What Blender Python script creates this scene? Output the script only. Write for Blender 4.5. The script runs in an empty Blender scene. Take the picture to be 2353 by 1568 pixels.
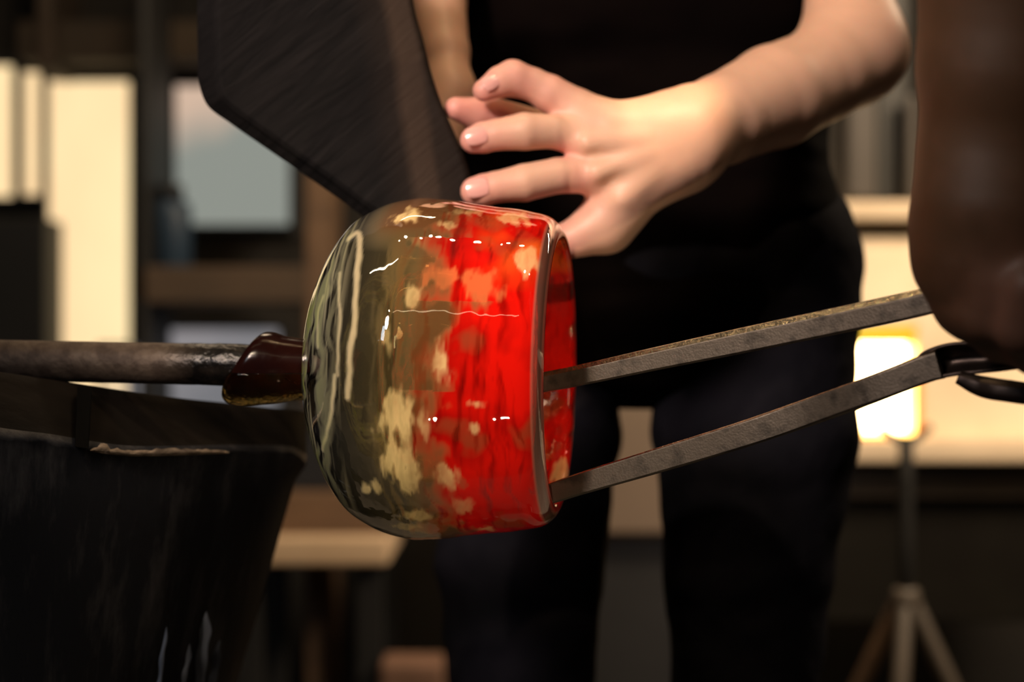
import bpy, bmesh, math, random
import numpy as np
from mathutils import Vector, Matrix
random.seed(4); RNG = np.random.default_rng(7)
C = bpy.context.scene.collection
S = bpy.context.scene

# ------------------------------------------------------------------ camera, world, lights, exposure
LENS = 70.0; FPX = LENS / 36.0 * 2353.0; CAMZ = 0.85
def P(px, py, d):
    """real point that the photograph shows at (px, py), d metres in front of the camera"""
    return Vector(((px - 1176.5) / FPX * d, d, CAMZ - (py - 784.0) / FPX * d))
cam = bpy.data.cameras.new('camera'); cam.lens = LENS; cam.sensor_width = 36; cam.clip_start = .05
co = bpy.data.objects.new('camera', cam); C.objects.link(co)
co.location = (0, 0, CAMZ); co.rotation_euler = (math.pi / 2, 0, 0)
cam.dof.use_dof = True; cam.dof.focus_distance = 1.275; cam.dof.aperture_fstop = 3.5
S.camera = co
S.view_settings.view_transform = 'Standard'; S.view_settings.look = 'None'
S.view_settings.gamma = 1; S.view_settings.use_curve_mapping = False; S.view_settings.exposure = 0.0
S.cycles.use_denoising = True
S.cycles.max_bounces = 16; S.cycles.transmission_bounces = 14; S.cycles.transparent_max_bounces = 16
S.cycles.sample_clamp_indirect = 6.0; S.cycles.blur_glossy = 0.3
w = bpy.data.worlds.new('world'); S.world = w; w.use_nodes = True
w.node_tree.nodes['Background'].inputs[0].default_value = (.006, .005, .004, 1)

def light(name, kind, loc, power, col, target=None, **kw):
    l = bpy.data.lights.new(name, kind); l.energy = power; l.color = col
    for k, v in kw.items(): setattr(l, k, v)
    o = bpy.data.objects.new(name, l); C.objects.link(o); o.location = loc
    if target is not None:
        o.rotation_euler = (Vector(target) - Vector(loc)).to_track_quat('-Z', 'Y').to_euler()
    return o
# unseen key spot on arm and paddle, cone narrowed to spare the foreground arm
light('key_spot', 'SPOT', (-.72, .12, 1.62), 118, (1, .78, .66), P(1620, 200, 1.55), spot_size=math.radians(34), spot_blend=.6, shadow_soft_size=.12)
# added spot that gives the glass its own light
light('glass_spot', 'SPOT', (-.62, .25, 1.75), 34, (1, .80, .55), P(1060, 850, 1.3), spot_size=math.radians(24), spot_blend=.9, shadow_soft_size=.02)
# small bulbs straight above the glass
for bx_, by_, pw in ((-.17, 1.42, 1.2), (-.05, 1.45, 1.6), (.035, 1.44, 3.2), (.115, 1.47, 3.6), (-.30, 1.40, .9)):
    light('bulb', 'POINT', (bx_, by_, 1.95), pw, (1, .66, .34), shadow_soft_size=.013)
# added point lights that bring out the upper edge of the jacks
for bx_, pw in ((.24, 5), (.46, 6)): light('bulb', 'POINT', (bx_, .97, 1.98), pw, (1, .78, .55), shadow_soft_size=.02)
# added spot in place of light thrown through the glass onto the wrist
light('wrist_spot', 'SPOT', (.40, .75, 2.1), 88, (1, .66, .38), P(1520, 268, 1.49), spot_size=math.radians(4.4), spot_blend=.5, shadow_soft_size=.015)
# added low spot that brightens the underside of the glass
light('low_fill', 'SPOT', (.02, .45, .30), 13, (1, .78, .50), P(1060, 900, 1.3), spot_size=math.radians(22), spot_blend=.8, shadow_soft_size=.012)
# daylight window behind the camera
light('daylight', 'AREA', (-1.3, -.5, 1.75), 3, (.72, .87, 1), (-.05, 1.3, .9), shape='RECTANGLE', size=.16, size_y=.42)
# added warm light in place of the fire's glow on the furnace face
light('furnace_fill', 'AREA', (1.05, 2.35, 1.75), 36, (1, .76, .52), (.78, 3.2, .85), shape='RECTANGLE', size=.4, size_y=.3)
# area light over the far shelves
light('shelf_light', 'AREA', (-.4, 2.7, 2.2), 6, (1, .75, .5), (-.2, 3.3, .5), shape='RECTANGLE', size=.3, size_y=.3)

# ------------------------------------------------------------------ helpers
def tag(o, label=None, cat=None, group=None, kind=None):
    if label: o['label'] = label
    if cat: o['category'] = cat
    if group: o['group'] = group
    if kind: o['kind'] = kind
    return o
def empty(name, loc, label, cat, group=None):
    o = bpy.data.objects.new(name, None); C.objects.link(o); o.location = loc; o.empty_display_size = .05
    return tag(o, label, cat, group)
def link(name, me, m, parent=None, smooth=True):
    o = bpy.data.objects.new(name, me); C.objects.link(o)
    if m: me.materials.append(m)
    if parent is not None:
        o.parent = parent; o.matrix_parent_inverse = Matrix.Translation(-parent.location)
    if smooth: me.polygons.foreach_set('use_smooth', [True] * len(me.polygons))
    return o
def fast_mesh(name, v, f):
    me = bpy.data.meshes.new(name); v = np.asarray(v, dtype=np.float32); f = np.asarray(f, dtype=np.int32)
    me.vertices.add(len(v)); me.vertices.foreach_set('co', v.ravel())
    me.loops.add(f.size); me.loops.foreach_set('vertex_index', f.ravel())
    me.polygons.add(len(f)); me.polygons.foreach_set('loop_start', np.arange(len(f), dtype=np.int32) * f.shape[1])
    me.update(calc_edges=True); me.validate()
    return me
def setcol(me, name, rgb):
    a = me.color_attributes.new(name, 'FLOAT_COLOR', 'POINT')
    d = np.ones((len(me.vertices), 4), dtype=np.float32); d[:, :rgb.shape[1]] = rgb
    a.data.foreach_set('color', d.ravel())
def hexa(name, pts, m, parent=None, bevel=.004, seg=2, smooth=False):
    """box from 8 corners: 4 front (l-t, r-t, r-b, l-b) then 4 back"""
    bm = bmesh.new(); vs = [bm.verts.new(p) for p in pts]
    for q in ((0, 3, 2, 1), (4, 5, 6, 7), (0, 1, 5, 4), (1, 2, 6, 5), (2, 3, 7, 6), (3, 0, 4, 7)):
        bm.faces.new([vs[i] for i in q])
    bmesh.ops.recalc_face_normals(bm, faces=bm.faces)
    if bevel: bmesh.ops.bevel(bm, geom=list(bm.edges), offset=bevel, segments=seg, affect='EDGES', profile=.6)
    me = bpy.data.meshes.new(name); bm.to_mesh(me); bm.free()
    return link(name, me, m, parent, smooth)
def wbox(name, x0, x1, y0, y1, z0, z1, m, parent=None, bevel=.004):
    return hexa(name, [(x0, y0, z1), (x1, y0, z1), (x1, y0, z0), (x0, y0, z0), (x0, y1, z1), (x1, y1, z1), (x1, y1, z0), (x0, y1, z0)], m, parent, bevel)
def pbox(name, px0, py0, px1, py1, d, th, m, parent=None, bevel=.004, z0=None):
    a = P(px0, py0, d); b = P(px1, py1, d)
    return wbox(name, a.x, b.x, d, d + th, b.z if z0 is None else z0, a.z, m, parent, bevel)
def sweep(name, path, prof_fn, m, parent=None, up=Vector((0, 0, 1)), smooth=True, closed_caps=True):
    """loft: prof_fn(i, t) gives a list of (side, up) offsets"""
    bm = bmesh.new(); rings = []; n = len(path)
    for i, p in enumerate(path):
        a = path[max(i - 1, 0)]; b = path[min(i + 1, n - 1)]
        t = (Vector(b) - Vector(a)).normalized(); s = t.cross(up).normalized(); u = s.cross(t).normalized()
        rings.append([bm.verts.new(Vector(p) + s * q[0] + u * q[1]) for q in prof_fn(i, i / (n - 1))])
    k = len(rings[0])
    for a, b in zip(rings[:-1], rings[1:]):
        for j in range(k): bm.faces.new((a[j], a[(j + 1) % k], b[(j + 1) % k], b[j]))
    if closed_caps: bm.faces.new(rings[0][::-1]); bm.faces.new(rings[-1])
    bmesh.ops.recalc_face_normals(bm, faces=bm.faces)
    me = bpy.data.meshes.new(name); bm.to_mesh(me); bm.free()
    return link(name, me, m, parent, smooth)
def circ(r, n=24, sx=1.0, sy=1.0): return [(r * sx * math.cos(2 * math.pi * j / n), r * sy * math.sin(2 * math.pi * j / n)) for j in range(n)]
def rod(name, a, b, r, m, parent=None, r2=None, n=24):
    r2 = r if r2 is None else r2; a = Vector(a); b = Vector(b)
    up = Vector((0, 0, 1)) if abs((b - a).normalized().z) < .9 else Vector((1, 0, 0))
    pts = [a.lerp(b, t) for t in (0, .004, .3, .6, .996, 1)]
    return sweep(name, pts, lambda i, t: circ((r + (r2 - r) * t) * (.93 if i in (0, 5) else 1), n), m, parent, up)
def smooth_path(pts, n):
    """Catmull-Rom through points (tuples of any length)"""
    pts = [np.array(p, float) for p in pts]; pts = [2 * pts[0] - pts[1]] + pts + [2 * pts[-1] - pts[-2]]
    out = []; segs = len(pts) - 3
    for i in range(n):
        t = i / (n - 1) * segs; k = min(int(t), segs - 1); t -= k; a, b, c, d = pts[k:k + 4]
        out.append(.5 * ((2 * b) + (-a + c) * t + (2 * a - 5 * b + 4 * c - d) * t * t + (-a + 3 * b - 3 * c + d) * t ** 3))
    return out

# value noise (numpy)
_T = RNG.random((64, 64, 64)).astype(np.float32)
def vn(p, f=1.0, seed=0):
    q = np.asarray(p) * f + seed * 7.31 + 100; i = np.floor(q).astype(int); t = q - i; t = t * t * (3 - 2 * t); r = 0
    for a in (0, 1):
        for b in (0, 1):
            for c in (0, 1):
                wgt = (t[:, 0] if a else 1 - t[:, 0]) * (t[:, 1] if b else 1 - t[:, 1]) * (t[:, 2] if c else 1 - t[:, 2])
                r = r + wgt * _T[(i[:, 0] + a) % 64, (i[:, 1] + b) % 64, (i[:, 2] + c) % 64]
    return r
_ROT = np.array(Matrix.Rotation(.9, 3, Vector((1, 2, .6)).normalized()))
def fbm(p, f, seed=0, o=3):
    p = np.asarray(p) @ _ROT.T; t = 0
    for k in range(o): t = t + vn(p, f * 2 ** k, seed + k) * .5 ** k; p = p @ _ROT.T
    return t / sum(.5 ** k for k in range(o))

# ------------------------------------------------------------------ materials
def newmat(name):
    m = bpy.data.materials.new(name); m.use_nodes = True
    nt = m.node_tree; b = nt.nodes['Principled BSDF']
    return m, nt, b
def inp(b, k, v):
    if k in b.inputs: b.inputs[k].default_value = v
def mat(name, c1, c2=None, rough=.6, metal=0, scale=20, stretch=(1, 1, 1), bump=0, bscale=None, coat=0, rough2=None, lo=.35, hi=.65, sss=0, spec=.5):
    m, nt, b = newmat(name); N = nt.nodes; L = nt.links
    c2 = c2 or tuple(x * .8 for x in c1)
    tc = N.new('ShaderNodeTexCoord'); mp = N.new('ShaderNodeMapping'); mp.inputs['Scale'].default_value = stretch
    L.new(tc.outputs['Object'], mp.inputs['Vector'])
    nz = N.new('ShaderNodeTexNoise'); nz.inputs['Scale'].default_value = scale; nz.inputs['Detail'].default_value = 6
    L.new(mp.outputs[0], nz.inputs['Vector'])
    cr = N.new('ShaderNodeValToRGB'); cr.color_ramp.elements[0].position = lo; cr.color_ramp.elements[1].position = hi
    cr.color_ramp.elements[0].color = (*c1, 1); cr.color_ramp.elements[1].color = (*c2, 1)
    L.new(nz.outputs['Fac'], cr.inputs[0]); L.new(cr.outputs[0], b.inputs['Base Color'])
    inp(b, 'Roughness', rough); inp(b, 'Metallic', metal); inp(b, 'Coat Weight', coat); inp(b, 'Specular IOR Level', spec)
    if sss: inp(b, 'Subsurface Weight', sss); inp(b, 'Subsurface Radius', (1, .35, .2)); inp(b, 'Subsurface Scale', .006)
    if rough2 is not None:
        mr = N.new('ShaderNodeMapRange'); mr.inputs[3].default_value = rough; mr.inputs[4].default_value = rough2
        L.new(nz.outputs['Fac'], mr.inputs[0]); L.new(mr.outputs[0], b.inputs['Roughness'])
    if bump:
        n2 = N.new('ShaderNodeTexNoise'); n2.inputs['Scale'].default_value = bscale or scale * 3; n2.inputs['Detail'].default_value = 5
        L.new(mp.outputs[0], n2.inputs['Vector'])
        bp = N.new('ShaderNodeBump'); bp.inputs['Strength'].default_value = bump; bp.inputs['Distance'].default_value = .003
        L.new(n2.outputs['Fac'], bp.inputs['Height']); L.new(bp.outputs[0], b.inputs['Normal'])
    return m
def emit(name, c1, c2, strength, scale=3, stretch=(1, 1, 1), lo=.35, hi=.65):
    m = bpy.data.materials.new(name); m.use_nodes = True; nt = m.node_tree; N = nt.nodes; L = nt.links
    for n in list(N): N.remove(n)
    out = N.new('ShaderNodeOutputMaterial'); e = N.new('ShaderNodeEmission'); e.inputs[1].default_value = strength
    tc = N.new('ShaderNodeTexCoord'); mp = N.new('ShaderNodeMapping'); mp.inputs['Scale'].default_value = stretch
    nz = N.new('ShaderNodeTexNoise'); nz.inputs['Scale'].default_value = scale
    cr = N.new('ShaderNodeValToRGB'); cr.color_ramp.elements[0].position = lo; cr.color_ramp.elements[1].position = hi
    cr.color_ramp.elements[0].color = (*c1, 1); cr.color_ramp.elements[1].color = (*c2, 1)
    L.new(tc.outputs['Object'], mp.inputs[0]); L.new(mp.outputs[0], nz.inputs['Vector']); L.new(nz.outputs['Fac'], cr.inputs[0])
    L.new(cr.outputs[0], e.inputs[0]); L.new(e.outputs[0], out.inputs[0])
    return m
def attr_mat(name, rough=.5, alpha_to=None, **kw):
    m, nt, b = newmat(name); a = nt.nodes.new('ShaderNodeVertexColor'); a.layer_name = 'Col'
    nt.links.new(a.outputs['Color'], b.inputs['Base Color']); inp(b, 'Roughness', rough)
    if alpha_to: nt.links.new(a.outputs['Alpha'], b.inputs[alpha_to])
    for k, v in kw.items(): inp(b, k, v)
    return m, nt, b, a
M_wall = mat('dark_wall', (.010, .009, .008), (.018, .015, .012), .9, scale=3)
M_floor = mat('dark_concrete', (.03, .026, .022), (.05, .043, .036), .85, scale=6, bump=.3)
M_black = mat('black_paint', (.006, .006, .006), (.010, .010, .010), .6, scale=9)
M_brown = mat('brown_wood_dim', (.17, .10, .055), (.11, .065, .038), .7, scale=7, stretch=(1, 1, 5))
M_tan = mat('tan_board', (.72, .53, .35), (.62, .45, .29), .7, scale=5)
M_char = mat('charred_wood', (.035, .031, .028), (.016, .015, .015), .72, scale=14, stretch=(1, 1, 1), bump=.6)
M_steel = mat('forged_steel', (.12, .10, .08), (.03, .026, .022), .33, .7, scale=80, stretch=(1, 1, 1), bump=.10, bscale=700, rough2=.55, lo=.50, hi=.74)

# ------------------------------------------------------------------ setting
RX = 2.3; YB = 3.9
def struct(name, *a):
    o = wbox(name, *a, bevel=0); o['kind'] = 'structure'; return o
struct('floor', -RX, RX, -1.8, YB, -.1, 0, M_floor)
struct('ceiling', -RX, RX, -1.8, YB, 3.0, 3.1, M_wall)
struct('wall_back', -RX, RX, YB, YB + .1, 0, 3.0, M_wall)
struct('wall_left', -RX - .1, -RX, -1.8, YB, 0, 3.0, M_wall)
struct('wall_right', RX, RX + .1, -1.8, YB, 0, 3.0, M_wall)
struct('wall_front', -RX, RX, -1.9, -1.8, 0, 3.0, M_wall)

M_tube = emit('tube_glow', (1.0, .78, .48), (1.0, .80, .50), 9.0, 2)
for k, (x, y, z, ln) in enumerate(((-.2, -.9, 2.6, 1.2), (-.9, .9, 2.75, .9), (-.6, 2.5, 2.8, 1.1))):  # left and back tubes are added to brighten and streak the glass
    tl = empty('tube_lamp', (x, y, z), ('warm tube lamp under the ceiling behind the camera', 'added warm tube lamp under the ceiling left of the bench', 'added warm tube lamp under the ceiling near the back wall')[k], 'lamp', 'tube lamps under the ceiling')
    wbox('housing', x - ln / 2, x + ln / 2, y - .05, y + .05, z + .03, z + .08, M_black, tl, .004)
    wbox('stem', x - .01, x + .01, y - .01, y + .01, z + .07, 3.0, M_black, tl, .001)
    wbox('tube', x - ln / 2 + .02, x + ln / 2 - .02, y - .014, y + .014, z, z + .028, M_tube, tl, .008)
M_cream = emit('lit_cream_glass', (1.0, .78, .43), (1.0, .70, .38), 1.12, 5, (1, 1, .6))
M_white = emit('lit_clouded_glass', (.32, .34, .30), (.78, .56, .42), .85, 3.2, (1, 1, 1), .40, .62)
nt = M_white.node_tree; N = nt.nodes; L = nt.links
sx = N.new('ShaderNodeSeparateXYZ'); L.new(N['Texture Coordinate'].outputs['Object'], sx.inputs[0])
ma = N.new('ShaderNodeMath'); ma.operation = 'MULTIPLY_ADD'; L.new(sx.outputs[0], ma.inputs[0]); ma.inputs[1].default_value = -1.0; L.new(sx.outputs[2], ma.inputs[2])
mb = N.new('ShaderNodeMapRange'); c0 = P(540, 350, 3.84); mb.inputs[1].default_value = c0.z - c0.x - .14; mb.inputs[2].default_value = c0.z - c0.x + .18; L.new(ma.outputs[0], mb.inputs[0])
mc = N.new('ShaderNodeMath'); mc.operation = 'MULTIPLY_ADD'; L.new(mb.outputs[0], mc.inputs[0]); mc.inputs[1].default_value = .22; mc.inputs[2].default_value = -.11
md_ = N.new('ShaderNodeMath'); L.new(mc.outputs[0], md_.inputs[0]); L.new(N['Noise Texture'].outputs['Fac'], md_.inputs[1]); L.new(md_.outputs[0], N['Color Ramp'].inputs[0])
M_grey = emit('lit_grey_glass', (.20, .20, .215), (.30, .28, .29), .9, 5)
def window(name, rects, frame, mpane, d=3.84):
    """frame rect, holes with panes"""
    x0, y0, x1, y1 = frame
    root = bpy.data.objects.new(name, None); C.objects.link(root); root.location = P((x0 + x1) / 2, y1, d); root['kind'] = 'structure'
    pbox('window_frame', x0, y0, x1, y1, d + .025, .03, M_black, root, .002)
    for r in rects: 
        pbox('pane', *r, d + .005, .012, mpane, root, .004)
        a, b_, c, e = r; t = 9
        for q in ((a - t, b_ - t, a, e + t), (c, b_ - t, c + t, e + t), (a, b_ - t, c, b_), (a, e, c, e + t)):
            pbox('glazing_bar', *q, d - .006, .026, M_black, root, .001)
    return root
window('window_1', [(-140, 150, 28, 452), (52, 165, 90, 448)], (-160, 130, 104, 480), M_cream)
window('window_2', [(110, 186, 296, 925)], (96, 150, 318, 960), M_cream)
window('window_3', [(402, 196, 664, 516)], (370, 160, 694, 540), M_white)
window('window_4', [(232, 800, 360, 965), (388, 758, 640, 965)], (205, 735, 665, 985), M_grey)
o = pbox('trim_1', 40, 48, 1000, 138, 3.7, .19, mat('beam_wood', (.060, .042, .026), (.04, .028, .018), .8, scale=6), None, .006); o['kind'] = 'structure'
o = pbox('trim_2', 84, -420, 122, 160, 3.66, .24, mat('post_wood', (.075, .052, .036), (.05, .035, .025), .8, scale=6), None, .006); o['kind'] = 'structure'
o = pbox('trim_3', -140, 500, 104, 900, 3.7, .15, mat('dark_wainscot', (.010, .012, .014), (.014, .015, .017), .7, scale=6), None, .006); o['kind'] = 'structure'

# shelving rack behind the paddle
rk = empty('shelving_rack', (P(540, 0, 3.45).x, 3.55, 0), 'brown wooden shelving rack with two posts standing before the clouded window', 'shelf')
pbox('shelf', 318, 612, 702, 696, 3.45, .25, mat('shelf_wood', (.085, .055, .034), (.06, .04, .025), .75, scale=7), rk, .004)
pbox('shelf', 318, 1015, 760, 1040, 3.45, .25, M_black, rk, .004)
pbox('post', 702, -300, 758, 0, 3.45, .25, M_brown, rk, .004, z0=0)
pbox('post', 318, -300, 338, 0, 3.45, .25, M_black, rk, .004, z0=0)
def lathe_world(name, base, prof, m, parent=None, n=40):
    v = []; f = []
    for r, z in prof:
        for j in range(n):
            a = 2 * math.pi * j / n; v.append((base[0] + r * math.cos(a), base[1] + r * math.sin(a), base[2] + z))
    for i in range(len(prof) - 1):
        for j in range(n): f.append((i * n + j, i * n + (j + 1) % n, (i + 1) * n + (j + 1) % n, (i + 1) * n + j))
    return link(name, fast_mesh(name, v, f), m, parent)
# dark blue canister on the shelf
cb = P(394, 612, 3.56); cb.z = P(0, 612, 3.45).z
cn = empty('canister', cb, 'dark blue round canister standing on the shelf before the clouded window', 'canister')
M_blue = mat('blue_enamel', (.022, .048, .085), (.015, .033, .06), .5, scale=8)
lathe_world('body', cb, [(0, 0), (.033, 0), (.036, .003), (.036, .10), (.033, .115), (.02, .125), (0, .126)], M_blue, cn)
lathe_world('lid', cb, [(0, .124), (.022, .124), (.022, .145), (.018, .15), (0, .151)], M_black, cn)
# long beige worktop under the glass
wt = empty('workbench', (P(760, 0, 3.0).x, 3.2, 0), 'low workbench with a beige top and dark legs behind the glass', 'workbench')
a = P(520, 1238, 3.0); b_ = P(892, 1300, 3.0)
wbox('worktop', a.x, b_.x, 3.0, 3.42, b_.z, a.z, M_tan, wt, .006)
c_ = P(1000, 1132, 3.06); wbox('drawer_box', P(560, 0, 3.06).x, b_.x, 3.06, 3.40, a.z, c_.z, M_brown, wt, .004)
for sx in (a.x + .01, b_.x - .05):
    for sy in (3.02, 3.36): wbox('leg', sx, sx + .04, sy, sy + .04, 0, b_.z + .002, M_black, wt, .003)
cr_ = empty('crate', (P(780, 0, 3.1).x, 3.2, c_.z), 'dark storage crate standing on the low workbench', 'crate')
M_crate = mat('dark_crate', (.012, .013, .018), (.008, .009, .012), .7, scale=8)
x0, x1, z0, z1 = P(610, 0, 3.1).x, b_.x - .01, c_.z, P(0, 948, 3.1).z
wbox('crate_body', x0, x1, 3.10, 3.36, z0, z1, M_crate, cr_, .006)
wbox('rim', x0 - .004, x1 + .004, 3.094, 3.366, z1 - .018, z1 + .003, M_crate, cr_, .003)
# tan cabinet seen between the legs
tc_ = empty('cabinet', (P(1460, 0, 3.1).x, 3.3, 0), 'tan cabinet glimpsed in the gap between the standing legs', 'cabinet')
pbox('cabinet_body', 1330, 790, 1620, 1235, 3.1, .35, mat('tan_cabinet', (.17, .125, .085), (.14, .10, .07), .7, scale=4), tc_, .006)
pbox('door', 1340, 800, 1610, 1225, 3.085, .016, mat('tan_door', (.17, .125, .085), (.14, .10, .07), .7, scale=4), tc_, .003)
pbox('plinth', 1340, 1235, 1610, 1300, 3.12, .3, M_black, tc_, .003, z0=0)
# low pinkish block at the foot of the picture
lb = empty('wooden_block', (P(945, 0, 2.9).x, 2.95, 0), 'small reddish-brown block low on the floor under the glass', 'block')
pbox('block', 872, 1528, 1016, 1700, 2.9, .12, mat('red_brown_block', (.22, .12, .08), (.15, .08, .05), .7, scale=9), lb, .008, z0=0)

# ------------------------------------------------------------------ furnace
fz = empty('furnace', (P(2250, 0, 3.2).x, 3.45, 0), 'cream glass furnace with a square white-hot opening and dark steel base', 'furnace')
M_fur = mat('cream_refractory', (.80, .68, .50), (.68, .54, .38), .85, scale=5, bump=.2)
M_fur2 = mat('tan_refractory', (.62, .50, .36), (.50, .40, .28), .85, scale=5)
d = 3.2; L_, R_, T_, B_ = 1976, 2100, 796, 1000
for nm, q in (('front_panel', (1660, 545, 1968, 1008)), ('front_panel', (2108, 545, 2560, 1008)), ('front_panel', (1968, 545, 2108, 748)), ('sill_panel', (1968, 1004, 2108, 1010))):
    pbox(nm, *q, d, .10, M_fur, fz, .003)
M_liner = emit('glowing_liner', (1.0, .50, .10), (1.0, .60, .16), 9.0, 9)
M_fire = emit('white_hot_chamber', (1.0, .62, .25), (1.0, .72, .35), 22.0, 9)
# chamber walls behind the mouth, glowing by their own heat
for q in ((1964, 744, 2112, 792),): pbox('mouth_lintel', *q, d + .02, .06, emit('glowing_lintel', (1.0, .52, .02), (1.0, .62, .05), 1.1, 9), fz, .004)
pbox('liner', 1964, 792, 1976, 1004, d + .02, .09, M_liner, fz, .002)
pbox('liner', 2102, 792, 2112, 1004, d + .02, .09, M_liner, fz, .002)
pbox('liner', 1964, 994, 2112, 1006, d + .02, .09, M_liner, fz, .002)
M_glare = emit('orange_glare', (1.0, .22, .02), (1.0, .34, .04), 1.5, 12)  # orange glare round the mouth, put in as glowing strips
for q in ((1958, 784, 1972, 1012), (2104, 850, 2120, 1012), (1958, 1000, 2090, 1018)): pbox('glare_rim', *q, d - .006, .02, M_glare, fz, .005)
pbox('chamber_back', 1960, 740, 2116, 1010, d + .10, .03, M_fire, fz, .002)
pbox('top_ledge', 1650, 462, 2560, 505, d - .04, .30, M_fur2, fz, .006)
pbox('upper_band', 1660, 505, 2560, 545, d + .03, .2, mat('grey_band', (.30, .27, .20), (.24, .21, .16), .7, scale=6), fz, .003)
pbox('bottom_ledge', 1650, 1010, 2560, 1062, d - .05, .33, M_fur2, fz, .006)
pbox('steel_base', 1640, 1062, 2540, 1145, d, .25, mat('brown_steel', (.06, .045, .032), (.04, .03, .022), .6, scale=6), fz, .004)
pbox('lower_cabinet', 1660, 1145, 2520, 1430, d + .02, .22, mat('dark_grey_steel', (.009, .008, .006), (.006, .005, .004), .6, scale=6, spec=.1), fz, .004)
for q in (1680, 2460): pbox('leg', q, 1430, q + 50, 1500, d + .05, .05, M_black, fz, .002, z0=0)
M_duct = mat('beige_duct', (.034, .028, .022), (.027, .022, .017), .6, scale=6)
pbox('flue', 1945, -500, 2016, 462, d + .05, .07, M_duct, fz, .01)
pbox('flue', 2083, 215, 2110, 462, d + .05, .03, M_duct, fz, .01)
pbox('hood', 2016, -500, 2083, 462, d + .10, .03, mat('olive_hood', (.007, .007, .0045), (.005, .005, .0035), .6, scale=6), fz, .004)

# pipe stand with splayed legs in front of the furnace
sp = P(2082, 1000, 2.8)
ps = empty('pipe_stand', (sp.x, sp.y, 0), 'dark post on splayed tan tripod legs standing before the furnace opening', 'stand')
M_leg = mat('tan_steel_leg', (.07, .056, .044), (.055, .044, .034), .5, scale=8)
rod('post', sp, P(2082, 1400, 2.8), .0105, M_black, ps)
top = P(2082, 1385, 2.8)
sweep('yoke', [Vector(q) for q in smooth_path([tuple(sp + Vector((-.035, 0, .012))), tuple(sp + Vector((-.012, 0, -.004))), tuple(sp + Vector((.012, 0, -.004))), tuple(sp + Vector((.035, 0, .012)))], 12)], lambda i, t: circ(.006, 12), M_black, ps)
sweep('leg_hub', [top + Vector((0, 0, .02)), top + Vector((0, 0, .016)), top, top + Vector((0, 0, -.02)), top + Vector((0, 0, -.024))], lambda i, t: circ((.015, .019, .021, .019, .015)[i], 20), M_leg, ps, up=Vector((1, 0, 0)))
for tx, ty in ((-.062, -.16), (.22, -.05), (-.19, .18)):
    rod('leg', top + Vector((tx * .04, ty * .04, 0)), Vector((sp.x + tx, sp.y + ty, .008)), .012, M_leg if ty < .1 else M_brown, ps)
#SPLIT
# ------------------------------------------------------------------ smooth bodies from rounded bones (surface nets)
def ev(bones, p):
    """bones: list of chains; chain = (k, [(a, b, ra, rb), ...], (kchain))"""
    D = None
    for k, kc, segs in bones:
        d = None
        for a, b, ra, rb in segs:
            a = np.array(a, np.float32); b = np.array(b, np.float32); ab = b - a; l2 = max(float(ab @ ab), 1e-9)
            t = np.clip((p - a) @ ab / l2, 0, 1); q = np.linalg.norm(p - a - t[:, None] * ab, axis=1) - (ra + (rb - ra) * t)
            if d is None: d = q
            else: kc_ = kc * .22; h = np.clip(.5 + .5 * (q - d) / kc_, 0, 1); d = q * (1 - h) + d * h - kc_ * h * (1 - h)
        if D is None: D = d
        elif k < 0:
            k2 = -k; h = np.clip(.5 - .5 * (d + D) / k2, 0, 1); D = D * (1 - h) - d * h + k2 * h * (1 - h)   # carve
        else: h = np.clip(.5 + .5 * (d - D) / k, 0, 1); D = d * (1 - h) + D * h - k * h * (1 - h)
    return D
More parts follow.
